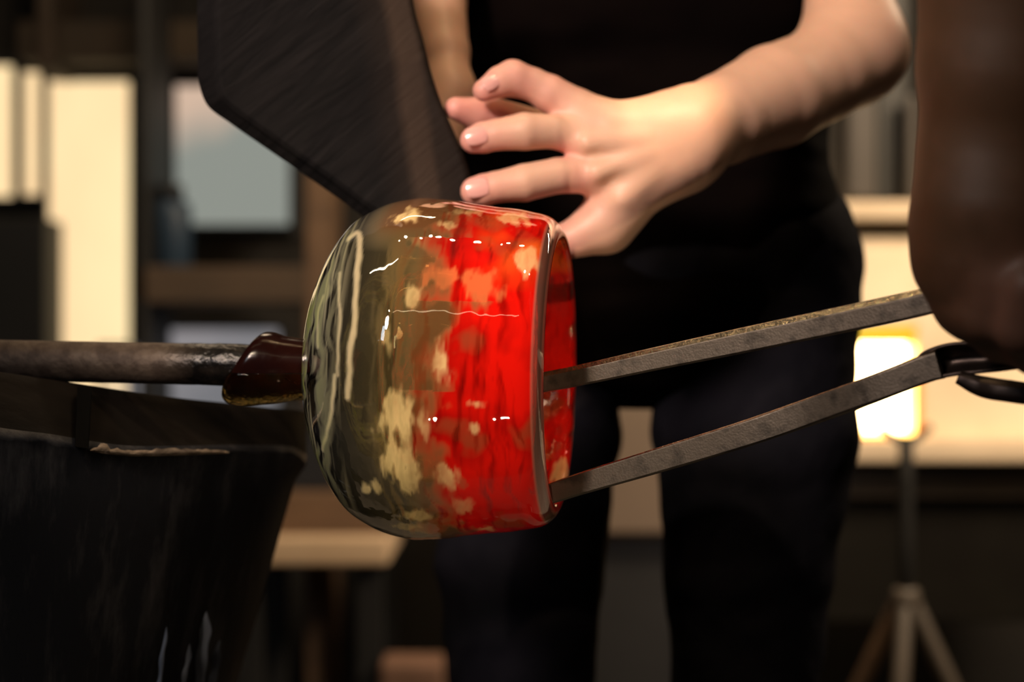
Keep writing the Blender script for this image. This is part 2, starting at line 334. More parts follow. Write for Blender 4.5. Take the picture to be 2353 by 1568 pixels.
def nets(name, bones, h, post=None):
    P0 = np.concatenate([np.array([s[0], s[1]]) for k, kc, segs in bones if k > 0 for s in segs]); mr = max(max(s[2], s[3]) for k, kc, segs in bones for s in segs)
    lo = P0.min(0) - mr - 4 * h; hi = P0.max(0) + mr + 4 * h; B = 8
    nb = np.ceil((hi - lo) / (B * h)).astype(int) + 1
    g = np.stack(np.meshgrid(*[np.arange(n) for n in nb], indexing='ij'), -1).reshape(-1, 3)
    cen = lo + (g + .5) * B * h
    act = np.abs(ev(bones, cen.astype(np.float32))) < B * h * 1.05 + .006
    vol = np.full(tuple(nb * B), 1.0, np.float32); ins = ev(bones, cen.astype(np.float32)) < 0
    for b3 in g[~act & ins]: vol[b3[0] * B:b3[0] * B + B, b3[1] * B:b3[1] * B + B, b3[2] * B:b3[2] * B + B] = -1
    loc = np.stack(np.meshgrid(*[np.arange(B)] * 3, indexing='ij'), -1).reshape(-1, 3)
    ga = g[act]
    for s in range(0, len(ga), 600):
        idx = (ga[s:s + 600, None, :] * B + loc[None]).reshape(-1, 3); pp = (lo + idx * h).astype(np.float32)
        dd = ev(bones, pp)
        if post is not None: dd = dd + post(pp)
        vol[idx[:, 0], idx[:, 1], idx[:, 2]] = dd
    I = vol < 0; n = vol.shape
    cnt = np.zeros(tuple(x - 1 for x in n), np.int8)
    offs = [(a, b, c) for a in (0, 1) for b in (0, 1) for c in (0, 1)]
    for a, b, c in offs: cnt += I[a:n[0] - 1 + a, b:n[1] - 1 + b, c:n[2] - 1 + c]
    cells = np.argwhere((cnt > 0) & (cnt < 8)); acc = np.zeros((len(cells), 3)); m = np.zeros(len(cells))
    ids = np.full(cnt.shape, -1, np.int32); ids[cells[:, 0], cells[:, 1], cells[:, 2]] = np.arange(len(cells))
    for o1 in offs:
        for ax in range(3):
            if o1[ax]: continue
            o2 = list(o1); o2[ax] = 1
            v1 = vol[cells[:, 0] + o1[0], cells[:, 1] + o1[1], cells[:, 2] + o1[2]]; v2 = vol[cells[:, 0] + o2[0], cells[:, 1] + o2[1], cells[:, 2] + o2[2]]
            cr = (v1 < 0) != (v2 < 0); t = np.where(cr, v1 / np.where(cr, v1 - v2, 1), 0)
            pos = np.array(o1, float)[None].repeat(len(cells), 0); pos[:, ax] += t
            acc += np.where(cr[:, None], pos, 0); m += cr
    V = lo + (cells + acc / m[:, None]) * h
    F = []
    for ax in range(3):
        u, w_ = (ax + 1) % 3, (ax + 2) % 3
        sl1 = [slice(None)] * 3; sl2 = [slice(None)] * 3; sl1[ax] = slice(0, -1); sl2[ax] = slice(1, None)
        A = I[tuple(sl1)]; Bq = I[tuple(sl2)]; e = np.argwhere(A != Bq); e = e[(e[:, u] > 0) & (e[:, w_] > 0)]
        e = e[(e[:, u] < cnt.shape[u]) & (e[:, w_] < cnt.shape[w_])]
        s = A[e[:, 0], e[:, 1], e[:, 2]]
        def gid(du, dw): q = e.copy(); q[:, u] -= du; q[:, w_] -= dw; return ids[q[:, 0], q[:, 1], q[:, 2]]
        f = np.stack([gid(1, 1), gid(0, 1), gid(0, 0), gid(1, 0)], 1); f[~s] = f[~s][:, ::-1]; F.append(f)
    F = np.concatenate(F); F = F[(F >= 0).all(1)]
    return V, fast_mesh(name, V, F)
def chain(pts, rs):
    return [(tuple(pts[i]), tuple(pts[i + 1]), rs[i], rs[i + 1]) for i in range(len(pts) - 1)]
def pc(lst):
    """(px, py, depth, radius in picture px) -> chain"""
    return chain([P(a, b, c) for a, b, c, r in lst], [r * c / FPX for a, b, c, r in lst])

# ---- skin
def skin_mat(name, rough=.48):
    m, nt, b, a = attr_mat(name, rough); N = nt.nodes; L = nt.links
    inp(b, 'Subsurface Weight', .25); inp(b, 'Subsurface Radius', (1, .35, .2)); inp(b, 'Subsurface Scale', .005)
    tc = N.new('ShaderNodeTexCoord'); nz = N.new('ShaderNodeTexNoise'); nz.inputs['Scale'].default_value = 420; nz.inputs['Detail'].default_value = 3
    L.new(tc.outputs['Object'], nz.inputs['Vector']); bp = N.new('ShaderNodeBump'); bp.inputs['Strength'].default_value = .15; bp.inputs['Distance'].default_value = .001
    L.new(nz.outputs['Fac'], bp.inputs['Height']); L.new(bp.outputs[0], b.inputs['Normal'])
    return m
M_skin = skin_mat('fair_skin')
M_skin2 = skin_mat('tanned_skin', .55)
def skin_colour(V, base, pink, tips, rad=.03, mott=.12):
    n = fbm(V, 55, 3)[:, None]; col = np.array(base)[None] * (1 - mott / 2 + mott * n)
    pk = np.zeros(len(V))
    for t, r in tips: pk = np.maximum(pk, np.exp(-(np.linalg.norm(V - np.array(t), axis=1) / r) ** 2))
    pk = np.clip(pk + .35 * (fbm(V, 90, 9) - .5), 0, 1)[:, None]
    return col * (1 - pk) + np.array(pink)[None] * pk

def nail(parent, p, along, out, ln=.0062, wd=.0050, m=None):
    along = Vector(along).normalized(); out = Vector(out); out = (out - along * out.dot(along)).normalized(); side = along.cross(out)
    n = 12; v = []; f = []
    for i in range(n + 1):
        for j in range(n + 1):
            u = i / n * 2 - 1; s = j / n * 2 - 1
            uu = u * math.sqrt(1 - .32 * s * s); ss = s * math.sqrt(1 - .32 * u * u)
            v.append(Vector(p) + along * uu * ln + side * ss * wd + out * (.0009 - .0024 * ss * ss - .0010 * uu * uu))
    for i in range(n):
        for j in range(n): k = i * (n + 1) + j; f.append((k, k + 1, k + n + 2, k + n + 1))
    o = link('fingernail', fast_mesh('fingernail', v, f), m, parent)
    md = o.modifiers.new('thick', 'SOLIDIFY'); md.thickness = .0008; md.offset = 0
    return o

# ------------------------------------------------------------------ person standing behind
pr = empty('person', (P(1470, 0, 1.76).x, 1.76, 0), 'person in black shirt and dark jeans standing behind, steadying the charred paddle with both hands', 'person')
E1 = P(1968, 128, 1.66)
bones = [
    # trunk core under the clothes, shoulders and neck
    (.05, .06, [(tuple(P(1250, 600, 1.77)), tuple(P(1700, 600, 1.77)), .075, .075), (tuple(P(1300, 100, 1.77)), tuple(P(1640, 100, 1.77)), .07, .07), (tuple(P(1240, -420, 1.77)), tuple(P(1700, -420, 1.77)), .07, .07),
                (tuple(P(1470, 600, 1.77)), tuple(P(1470, -420, 1.77)), .08, .08), (tuple(P(1470, -420, 1.77)), tuple(P(1470, -700, 1.76)), .055, .05)]),
    # her left arm
    (.03, .02, pc([(1790, -430, 1.77, 120), (1960, -150, 1.73, 112), (1950, 0, 1.69, 96), (1962, 110, 1.66, 98)])),
    (.045, .02, pc([(1962, 118, 1.66, 97), (1885, 172, 1.62, 108), (1780, 222, 1.58, 118), (1660, 275, 1.53, 103), (1570, 312, 1.50, 96)])),
    # palm: metacarpals
    (.022, .016, pc([(1585, 300, 1.50, 84), (1500, 305, 1.487, 62), (1400, 300, 1.482, 50), (1330, 292, 1.486, 42)])),
    (.018, .012, pc([(1570, 320, 1.50, 84), (1450, 345, 1.482, 58), (1345, 322, 1.478, 44)])),
    (.018, .012, pc([(1560, 340, 1.50, 84), (1450, 380, 1.484, 56), (1362, 398, 1.480, 44)])),
    (.018, .012, pc([(1560, 355, 1.50, 76), (1480, 410, 1.49, 56), (1425, 462, 1.49, 48)])),
    # wrist bones
    (.010, .008, pc([(1560, 375, 1.485, 44), (1552, 380, 1.484, 40)])),
    # knuckles
    (.008, .006, pc([(1338, 322, 1.470, 34), (1330, 320, 1.470, 32)])),
    (.008, .006, pc([(1362, 398, 1.472, 34), (1352, 398, 1.472, 32)])),
    (.008, .006, pc([(1428, 458, 1.480, 36), (1420, 466, 1.480, 34)])),
    # tendons
    (.007, .006, pc([(1350, 328, 1.460, 18), (1480, 322, 1.466, 14)])),
    (.007, .006, pc([(1372, 396, 1.462, 18), (1490, 352, 1.466, 14)])),
    (.007, .006, pc([(1430, 455, 1.470, 18), (1510, 378, 1.470, 14)])),
    # thumb
    (.016, .010, pc([(1520, 290, 1.49, 56), (1400, 290, 1.482, 50), (1325, 250, 1.482, 46), (1262, 215, 1.478, 43), (1225, 195, 1.476, 38), (1178, 180, 1.472, 42), (1150, 188, 1.468, 36), (1112, 208, 1.462, 26)])),
    # index, bent away behind the middle finger
    (.004, .006, pc([(1340, 292, 1.494, 40), (1250, 296, 1.512, 40), (1140, 268, 1.498, 42), (1095, 262, 1.490, 39), (1048, 250, 1.480, 27)])),
    # middle
    (.004, .006, pc([(1345, 318, 1.478, 44), (1268, 302, 1.466, 39), (1205, 302, 1.459, 43), (1140, 310, 1.457, 36), (1110, 316, 1.457, 36), (1088, 322, 1.457, 31)])),
    # ring
    (.004, .006, pc([(1365, 398, 1.480, 46), (1280, 404, 1.466, 41), (1205, 420, 1.459, 43), (1140, 430, 1.456, 36), (1112, 437, 1.456, 37), (1092, 440, 1.457, 34)])),
    # little finger, dropping behind the glass
    (.006, .006, pc([(1425, 465, 1.490, 50), (1375, 515, 1.488, 50), (1325, 545, 1.486, 44), (1285, 560, 1.486, 42), (1250, 572, 1.486, 36)])),
    (.022, .008, pc([(1400, 520, 1.497, 56), (1450, 440, 1.495, 60), (1520, 380, 1.495, 62)])),
    # skin folds at the root of the fingers
    # her right arm, its hand behind the paddle
    (.03, .02, pc([(1150, -430, 1.77, 118), (1000, -300, 1.74, 105)])),
    (.03, .02, pc([(1000, -300, 1.74, 100), (985, -120, 1.69, 96), (998, 0, 1.66, 72), (1022, 120, 1.63, 56), (1034, 215, 1.61, 47)])),
    (.020, .012, pc([(1034, 215, 1.61, 46), (1020, 300, 1.595, 48), (1000, 370, 1.58, 50)])),
    (.015, .012, pc([(1034, 215, 1.61, 40), (970, 300, 1.595, 46), (940, 370, 1.58, 46)])),
]
for q in ([(1010, 372, 1.58, 34), (1000, 440, 1.57, 32), (950, 455, 1.500, 28)], [(985, 372, 1.58, 33), (960, 440, 1.57, 31), (905, 440, 1.500, 27)],
          [(955, 365, 1.58, 33), (915, 420, 1.57, 30), (860, 410, 1.500, 26)], [(940, 345, 1.58, 30), (885, 385, 1.57, 27), (840, 370, 1.500, 23)],
          [(1000, 290, 1.59, 38), (930, 270, 1.57, 34), (880, 250, 1.500, 28)]):
    bones.append((.004, .006, pc(q)))
V, me = nets('body', bones, .0021)
tips = [(P(1112, 208, 1.462), .022), (P(1085, 322, 1.457), .024), (P(1090, 440, 1.457), .024), (P(1045, 250, 1.476), .03), (P(1110, 264, 1.487), .03), (P(1250, 572, 1.486), .03),
        (P(1178, 180, 1.472), .022), (P(1262, 215, 1.478), .018), (P(1300, 340, 1.47), .012), (P(1320, 440, 1.47), .018)]
setcol(me, 'Col', skin_colour(V, (.70, .43, .31), (.74, .33, .28), tips))
body = link('body', me, M_skin, pr)
M_nail = mat('pink_nail', (.80, .42, .38), (.74, .37, .33), .25, scale=60, coat=.4)
for A, Bq, ou, ln, wd in ((P(1124, 203, 1.465), P(1150, 188, 1.468), (-.05, -.97, .22), .0074, .0058), (P(1096, 320, 1.457), P(1130, 312, 1.457), (-.22, -.95, .10), .0086, .0070), (P(1098, 439, 1.457), P(1130, 433, 1.457), (-.22, -.95, .10), .0090, .0074)):
    al_ = (Bq - A).normalized(); out = Vector(ou); out = (out - al_ * out.dot(al_)).normalized(); t = .025
    while t > 0 and ev(bones, np.array([A + out * t], np.float32))[0] > 0: t -= .0002
    nail(body, A + out * (t + .0003), al_, out, ln, wd, M_nail)

# clothes
def cloth(name, c1, c2, sc, bump, rough=.85, stretch=(1, 1, 1), spec=.2):
    m = mat(name, c1, c2, rough, scale=sc, stretch=stretch, bump=bump, bscale=sc * 2, spec=spec)
    m.node_tree.nodes['Principled BSDF'].inputs['Sheen Weight'].default_value = 0
    return m
M_shirt = cloth('black_jersey', (.0022, .0013, .0013), (.0034, .0019, .0018), 12, .35, spec=.03)
M_jeans = cloth('black_denim', (.0085, .0085, .0125), (.0115, .0112, .016), 30, .5, spec=.04)
def hrow(x0, x1, y, d, r): return (tuple(P(x0, y, d)), tuple(P(x1, y, d)), r, r)
def folds(amp, f, st):
    st = np.array(st)
    return lambda p: (amp * (fbm(p * st, f, 21, 2) - .5)).astype(np.float32)
sh = [(.05, .07, [hrow(1245, 1690, 690, 1.77, .096), hrow(1260, 1690, 500, 1.77, .094), hrow(1285, 1672, 280, 1.77, .091), hrow(1280, 1650, 60, 1.77, .091), hrow(1270, 1660, -170, 1.77, .098), hrow(1240, 1700, -420, 1.77, .088)]),
      (.03, .02, pc([(1790, -430, 1.77, 150), (1930, -230, 1.745, 142)])), (.03, .02, pc([(1150, -430, 1.77, 145), (1010, -330, 1.74, 135)]))]
V, me = nets('shirt', sh, .005, folds(.016, 11, (1, 1, 3.0)))
link('shirt', me, M_shirt, pr)
jn = [(.04, .05, [hrow(1222, 1732, 600, 1.775, .0975)]),
      (.030, .03, pc([(1222, 730, 1.77, 228), (1222, 860, 1.77, 205), (1212, 1000, 1.765, 206), (1200, 1300, 1.76, 190), (1195, 1650, 1.75, 160), (1190, 2150, 1.76, 135), (1190, 2740, 1.78, 105)])),
      (.007, .03, pc([(1738, 730, 1.77, 240), (1737, 860, 1.77, 228), (1735, 1000, 1.765, 228), (1718, 1300, 1.76, 196), (1710, 1650, 1.75, 165), (1705, 2150, 1.76, 135), (1705, 2740, 1.78, 105)]))]
V, me = nets('jeans', jn, .006, folds(.010, 16, (1, 1, 1.6)))
link('jeans', me, M_jeans, pr)
M_boot = mat('black_leather', (.01, .009, .008), None, .5, scale=20)
for px in (1190, 1705):
    a0 = P(px, 784, 1.78)
    V, me = nets('shoe', [(.02, .03, [((a0.x, 1.80, .055), (a0.x, 1.62, .045), .04, .034), ((a0.x, 1.79, .05), (a0.x, 1.785, .13), .036, .036)])], .006)
    o = link('shoe', me, M_boot, pr)

# ------------------------------------------------------------------ charred paddle
pd = empty('wooden_paddle', P(760, 250, 1.46), 'large charred black wooden paddle held over the top of the glass', 'paddle')
prof = [(488, -260), (488, 0), (489, 120), (491, 185), (500, 222), (520, 243), (556, 270), (655, 340), (772, 424), (860, 490), (910, 520), (960, 545), (1030, 550), (1086, 515), (1090, 450), (1076, 385), (1050, 318),
        (1018, 245), (992, 170), (972, 90), (955, 30), (945, -40), (930, -260)]
def paddle_depth(px, py): return 1.475 - .035 * (px - 760) / 300 * (-1 if px < 760 else -.2) + .0 * py
bm = bmesh.new()
out = [Vector(q) for q in smooth_path([(a, b, 0) for a, b in prof], 150)]
cx, cy = 770, 150; K = 26; rings = []
def pz(x, y, k):   # gently dished face, worn rounded edge
    e = (1 - k) ** 1.0
    return 1.446 + .020 * (x - 760) / 320 + (.004 * (k > .97) + .008 * (k >= 1))
verts = []
ks = [0.02] + [i / K for i in range(1, K)] + [.975, .99, 1.0]
for k in ks:
    rings.append([bm.verts.new(P(cx + (q.x - cx) * k, cy + (q.y - cy) * k, pz(cx + (q.x - cx) * k, 0, k))) for q in out[:-1]])
for r in (0,):
    back = []
    for k, off in ((.998, .013), (1.0, .022), (.99, .030)):
        back.append([bm.verts.new(P(cx + (q.x - cx) * k - 33 * max(0, min(1, (1000 - q.x) / 420)) ** .6 * (1 - .45 * max(0, min(1, (q.y - 180) / 80))) - 2, cy + (q.y - cy) * k + 18 * max(0, min(1, (q.y - 150) / 90)) * (q.x < 1040), 1.446 + .020 * ((q.x - 760) / 320) + off)) for q in out[:-1]])
    rings += back
n = len(rings[0])
for a, b_ in zip(rings[:-1], rings[1:]):
    for j in range(n): bm.faces.new((a[j], a[(j + 1) % n], b_[(j + 1) % n], b_[j]))
bm.faces.new(rings[0]); bm.faces.new(rings[-1][::-1])
bmesh.ops.recalc_face_normals(bm, faces=bm.faces)
me = bpy.data.meshes.new('blade'); bm.to_mesh(me); bm.free()
# charred board: long diagonal grain with cracks and one lighter brown stripe near the free edge
m, nt, b, *_ = newmat('charred_board'); N = nt.nodes; L = nt.links
tc = N.new('ShaderNodeTexCoord'); mp = N.new('ShaderNodeMapping'); mp.inputs['Rotation'].default_value = (0, math.radians(40), 0)
mp2 = N.new('ShaderNodeMapping'); mp2.inputs['Scale'].default_value = (1, 1, 9)
L.new(tc.outputs['Object'], mp.inputs[0]); L.new(mp.outputs[0], mp2.inputs[0])
nz = N.new('ShaderNodeTexNoise'); nz.inputs['Scale'].default_value = 17; nz.inputs['Detail'].default_value = 9; nz.inputs['Roughness'].default_value = .65; nz.inputs['Distortion'].default_value = .6
L.new(mp2.outputs[0], nz.inputs['Vector'])
cr = N.new('ShaderNodeValToRGB'); e = cr.color_ramp.elements; e[0].position = .30; e[0].color = (.0035, .0034, .0038, 1); e[1].position = .74; e[1].color = (.0125, .011, .0112, 1)
L.new(nz.outputs['Fac'], cr.inputs[0])
sx = N.new('ShaderNodeSeparateXYZ'); L.new(tc.outputs['Object'], sx.inputs[0])
n3 = N.new('ShaderNodeTexNoise'); n3.inputs['Scale'].default_value = 12; L.new(tc.outputs['Object'], n3.inputs['Vector'])
ma = N.new('ShaderNodeMath'); ma.operation = 'MULTIPLY_ADD'; L.new(n3.outputs['Fac'], ma.inputs[0]); ma.inputs[1].default_value = .012; L.new(sx.outputs[0], ma.inputs[2])
sh_ = N.new('ShaderNodeMath'); sh_.operation = 'MULTIPLY_ADD'; L.new(sx.outputs[2], sh_.inputs[0]); sh_.inputs[1].default_value = .15; L.new(ma.outputs[0], sh_.inputs[2])
cb_ = N.new('ShaderNodeValToRGB'); ce = cb_.color_ramp
mr = N.new('ShaderNodeMapRange'); xs = P(925, 200, 1.44).x + .15 * P(925, 200, 1.44).z + .006; mr.inputs[1].default_value = xs - .030; mr.inputs[2].default_value = xs + .030
L.new(sh_.outputs[0], mr.inputs[0]); L.new(mr.outputs[0], cb_.inputs[0])
ce.elements[0].position = 0; ce.elements[0].color = (0, 0, 0, 1); ce.elements[1].position = 1; ce.elements[1].color = (.22, .22, .22, 1)
q = ce.elements.new(.33); q.color = (.2, .2, .2, 1); q = ce.elements.new(.47); q.color = (.9, .9, .9, 1); q = ce.elements.new(.68); q.color = (.8, .8, .8, 1); q = ce.elements.new(.78); q.color = (.3, .3, .3, 1)
mx = N.new('ShaderNodeMix'); mx.data_type = 'RGBA'; L.new(cb_.outputs[0], mx.inputs[0]); L.new(cr.outputs[0], mx.inputs[6]); mx.inputs[7].default_value = (.052, .035, .026, 1)
L.new(mx.outputs[2], b.inputs['Base Color']); inp(b, 'Roughness', .75); inp(b, 'Specular IOR Level', .10)
bp = N.new('ShaderNodeBump'); bp.inputs['Strength'].default_value = .55; bp.inputs['Distance'].default_value = .004; L.new(nz.outputs['Fac'], bp.inputs['Height']); L.new(bp.outputs[0], b.inputs['Normal'])
link('blade', me, m, pd)
rod('handle', P(680, -250, 1.45), P(600, -900, 1.50), .016, M_char, pd)

# ------------------------------------------------------------------ blowing pipe
GO = P(1000, 848, 1.35); GS = 1.35 / FPX
GR = Matrix.Rotation(math.radians(-8.2), 4, 'Z') @ Matrix.Rotation(math.radians(1.0), 4, 'Y')
GM = Matrix.Translation(GO) @ GR @ Matrix.Scale(GS, 4)
def G(u, y, z): return GM @ Vector((u - 1000, y, z))
bp_ = empty('blowpipe', G(300, 0, 0), 'dark sooty iron blowpipe entering from the left and carrying the glass', 'blowpipe')
m, nt, b, *_ = newmat('sooty_iron'); N = nt.nodes; L = nt.links
tc = N.new('ShaderNodeTexCoord'); sx = N.new('ShaderNodeSeparateXYZ'); L.new(tc.outputs['Object'], sx.inputs[0])
mr = N.new('ShaderNodeMapRange'); mr.inputs[1].default_value = G(330, 0, 0).x; mr.inputs[2].default_value = G(440, 0, 0).x; L.new(sx.outputs[0], mr.inputs[0])
n1 = N.new('ShaderNodeTexNoise'); n1.inputs['Scale'].default_value = 90; n1.inputs['Detail'].default_value = 8; L.new(tc.outputs['Object'], n1.inputs['Vector'])
n2 = N.new('ShaderNodeTexNoise'); n2.inputs['Scale'].default_value = 260; n2.inputs['Detail'].default_value = 6; L.new(tc.outputs['Object'], n2.inputs['Vector'])
ad = N.new('ShaderNodeMath'); ad.operation = 'MULTIPLY_ADD'; L.new(n1.outputs['Fac'], ad.inputs[0]); ad.inputs[1].default_value = .9; ad.inputs[2].default_value = -.45
a2 = N.new('ShaderNodeMath'); a2.operation = 'ADD'; a2.use_clamp = True; L.new(ad.outputs[0], a2.inputs[0]); L.new(mr.outputs[0], a2.inputs[1])
c1 = N.new('ShaderNodeValToRGB'); c1.color_ramp.elements[0].position = .38; c1.color_ramp.elements[0].color = (.075, .052, .040, 1); c1.color_ramp.elements[1].position = .62; c1.color_ramp.elements[1].color = (.155, .115, .088, 1)
L.new(n1.outputs['Fac'], c1.inputs[0])
mx = N.new('ShaderNodeMix'); mx.data_type = 'RGBA'; L.new(a2.outputs[0], mx.inputs[0]); L.new(c1.outputs[0], mx.inputs[6]); mx.inputs[7].default_value = (.008, .007, .007, 1)
L.new(mx.outputs[2], b.inputs['Base Color']); inp(b, 'Metallic', .35)
mq = N.new('ShaderNodeMapRange'); mq.inputs[3].default_value = .62; mq.inputs[4].default_value = .22; L.new(a2.outputs[0], mq.inputs[0]); L.new(mq.outputs[0], b.inputs['Roughness'])
bp = N.new('ShaderNodeBump'); bp.inputs['Strength'].default_value = .7; bp.inputs['Distance'].default_value = .0012; L.new(n2.outputs['Fac'], bp.inputs['Height']); L.new(bp.outputs[0], b.inputs['Normal'])
n = 72; us = np.linspace(-700, 620, 260)
th = np.linspace(0, 2 * math.pi, n, endpoint=False)
U, TH = np.meshgrid(us, th, indexing='ij')
q = np.stack([U.ravel() * .01, np.cos(TH).ravel() * .6, np.sin(TH).ravel() * .6], 1)
rr = 48.5 + np.clip((U.ravel() - 380) / 120, 0, 1) * 4.5 * (fbm(q, 5, 2) - .4) + .8 * (fbm(q, 4, 5) - .5)
loc = np.stack([U.ravel() - 1000, -rr * np.cos(TH).ravel(), rr * np.sin(TH).ravel(), np.ones(U.size)], 1)
def gridfaces(nu, nt, off=0):
    i, j = np.meshgrid(np.arange(nu - 1), np.arange(nt), indexing='ij'); j2 = (j + 1) % nt
    return np.stack([i * nt + j, i * nt + j2, (i + 1) * nt + j2, (i + 1) * nt + j], -1).reshape(-1, 4) + off
W = (np.array(GM) @ loc.T).T[:, :3]
link('tube', fast_mesh('tube', W, gridfaces(260, n)), m, bp_)

# ------------------------------------------------------------------ the glass
gv = empty('glass_vessel', GO, 'thick blown glass vessel, clear amber fading to bright red with cream flecks', 'glass vessel')
outer = [(718, 0), (718.5, 62), (720, 110), (724, 150), (735, 195), (754, 240), (781, 290), (820, 337), (862, 364), (912, 383), (960, 391), (1000, 390.5), (1050, 385), (1110, 375), (1170, 369), (1225, 361), (1258, 352), (1279, 338), (1289, 322)]
lip = [(1291, 312), (1288, 303), (1280, 298)]
inner = [(1268, 300), (1230, 314), (1150, 328), (1050, 343), (990, 345), (945, 334), (915, 308), (898, 262), (890, 200), (888, 120), (887, 0)]
pf = np.array(smooth_path([(a, b, 0) for a, b in outer + lip + inner], 420))[:, :2]
tt = np.arange(420); is_in = tt > int(420 * (len(outer) + 1) / (len(outer + lip + inner) - 1))
pf[0] = (700, .4); pf[-1] = (887, .4); pf[:, 1] = np.maximum(pf[:, 1], .4)
NT = 720; th = np.linspace(0, 2 * math.pi, NT, endpoint=False)
U = np.repeat(pf[:, 0], NT); R = np.repeat(pf[:, 1], NT); TH = np.tile(th, len(pf)); IN = np.repeat(is_in, NT)
ct, st_ = np.cos(TH), np.sin(TH)
dirs = np.stack([U * .004, ct * 1.1, st_ * 1.1], 1)
# hand-worked unevenness: slow wobble, tool rings, small lumps under the surface
R2 = R * (1 + .010 * (fbm(dirs, 1.2, 1) - .5) + np.where(IN, .05, .0) * (fbm(dirs, 1.9, 31) - .5))
ring = np.where(IN, .9, .28) * np.sin(U * .085 + 2.5 * fbm(dirs, 1.6, 4)) + np.where(IN, 1.2, .30) * (fbm(np.stack([U * .03, ct * 5, st_ * 5], 1), 2.0, 8) - .5)
lump = np.exp(-((U - 975) / 75) ** 2 - ((-R * st_ - 310) / 75) ** 2) + .7 * np.exp(-((U - 900) / 40) ** 2 - ((-R * st_ - 215) / 60) ** 2)
ring = ring * np.where(IN, 1, 1.7) + np.where(IN | (ct < 0), 0, 2.2) * lump * (fbm(np.stack([U * .05, ct * 14, st_ * 14], 1), 1.3, 88, 2) - .5)
R2 = R2 + ring * np.clip(R / 120, 0, 1)
U2 = U + np.where(IN & (U < 960), 2.6 * np.sin(R * .15 + 3 * fbm(dirs, 1.3, 77)) + 1.3 * np.sin(R * .31), 0) + np.where(IN, 18, 2.0) * (fbm(np.stack([R * .006, ct * 1.5, st_ * 1.5], 1), 1.4, 12) - .5) * np.clip(R / 150, 0, 1) * (pf[:, 0].max() - U > 60)
loc = np.stack([U2 - 1000, -R2 * ct, R2 * st_, np.ones(U.size)], 1)
W = (np.array(GM) @ loc.T).T[:, :3]
F = gridfaces(420, NT); me = fast_mesh('vessel_wall', W, F)
# pigments: red melt, cream flecks, amber ground
sv = -R * st_; back = ct < 0               # sv: height below the axis, photo px
arc = np.stack([U * .012, (R * TH) * .012 * .0 + ct * 4.2, st_ * 4.2], 1)
warp = fbm(np.stack([U * .012, ct * 3.6, st_ * 3.6], 1), 1.2, 71, 2) - .5
streak = fbm(np.stack([U * .045 + warp * 2.2, ct * 1.8 + warp, st_ * 1.8], 1), 1.7, 40, 3)          # drawn out round the piece
blot = fbm(np.stack([U * .014, ct * 4.5, st_ * 4.5], 1), 1.0, 50, 3)
fine = fbm(np.stack([U * .045 + warp, ct * 6, st_ * 6], 1), 1.5, 60, 3)
red = np.clip((U - 1012 - 55 * (sv < -290) - 35 * ((sv > -150) & (sv < 40)) + 260 * (blot - .5) + 70 * (streak - .5)) / 70, 0, 1)
red *= 1 - .18 * np.clip((blot - .60) / .14, 0, 1)
flecks = [(975, -335, 38, 22), (1090, -350, 42, 10), (1062, -318, 34, 10), (1190, -345, 44, 22), (1003, 110, 42, 68), (990, 195, 36, 46), (1040, 112, 22, 40), (915, 257, 30, 20), (1155, 66, 17, 11), (1086, -18, 19, 42),
          (1090, 222, 20, 22), (1112, 296, 20, 18), (1150, 352, 16, 9), (1245, -248, 22, 34), (1150, 120, 16, 20), (1002, 318, 30, 12), (978, 348, 38, 9), (1278, 330, 10, 14), (1095, -200, 75, 20), (1150, -185, 50, 28),
          (1010, -162, 16, 26), (965, -75, 14, 30)]
soft = {18, 19}
cream = np.zeros(U.size); haze = np.zeros(U.size)
for i, (fu, fv, ru, rv) in enumerate(flecks):
    for sgn in ((1, -1) if i % 3 else (1,)):
        ok = (~back) if sgn == 1 else back
        fv2 = fv if sgn == 1 else -fv * .9 + 20; fu2 = fu if sgn == 1 else fu + 25
        dd = np.sqrt(((U - fu2) / ru) ** 2 + ((sv - fv2) / rv) ** 2) + 2.2 * (fine - .5) + 1.8 * (blot - .5) + 1.2 * (streak - .5)
        v = np.clip((1.12 - dd) / .62, 0, 1) ** 1.3 * ok
        if i in soft: haze = np.maximum(haze, v * .75)
        else: cream = np.maximum(cream, v * (1.0, .55, .8, .7, .9)[i % 5] * (1 if ru * rv > 500 else .75))
amber = np.array([.86, .66, .26]); clear = np.array([.95, .94, .74]); brown = np.array([.36, .155, .035])
redc = np.array([.68, .007, .003]); dkred = np.array([.27, .003, .002]); crm = np.array([.86, .66, .30]); orange = np.array([.62, .16, .05])
g = np.clip((U - 800) / 160, 0, 1)[:, None]
col = clear * (1 - g) + amber * g
bz = np.clip((U - 915) / 90, 0, 1) * np.clip(.42 + 5.0 * (streak - .5), 0, 1) * .9
bz = np.maximum(bz, .75 * np.clip((U - 985) / 45, 0, 1)); bz = np.maximum(bz, np.clip((U - 860) / 60, 0, 1) * np.clip((-sv - 255) / 60, 0, 1) * .75)
tq = .8 * np.clip((U - 965) / 60, 0, 1)
brown = brown * (1 - tq[:, None]) + np.array([.36, .075, .018]) * tq[:, None]
tp = np.clip((U - 880) / 70, 0, 1) * np.clip((-sv - 240) / 70, 0, 1)
brown = brown * (1 - tp[:, None]) + np.array([.34, .055, .012]) * tp[:, None]
col = col * (1 - bz[:, None]) + brown * bz[:, None]; trans = 1 - .24 * bz - .04 * g[:, 0]
dk = np.clip((blot - .42) * 3.0 + (streak - .5) * .8 + .55 * np.clip((1150 - U) / 110, 0, 1), 0, 1) * .8; hot = np.clip((U - 1120) / 80, 0, 1) * np.clip((-sv - 170) / 90, 0, 1) * np.clip(.5 + 3 * (warp), 0, 1) * .6  # orange highlight at the upper right is painted into the red
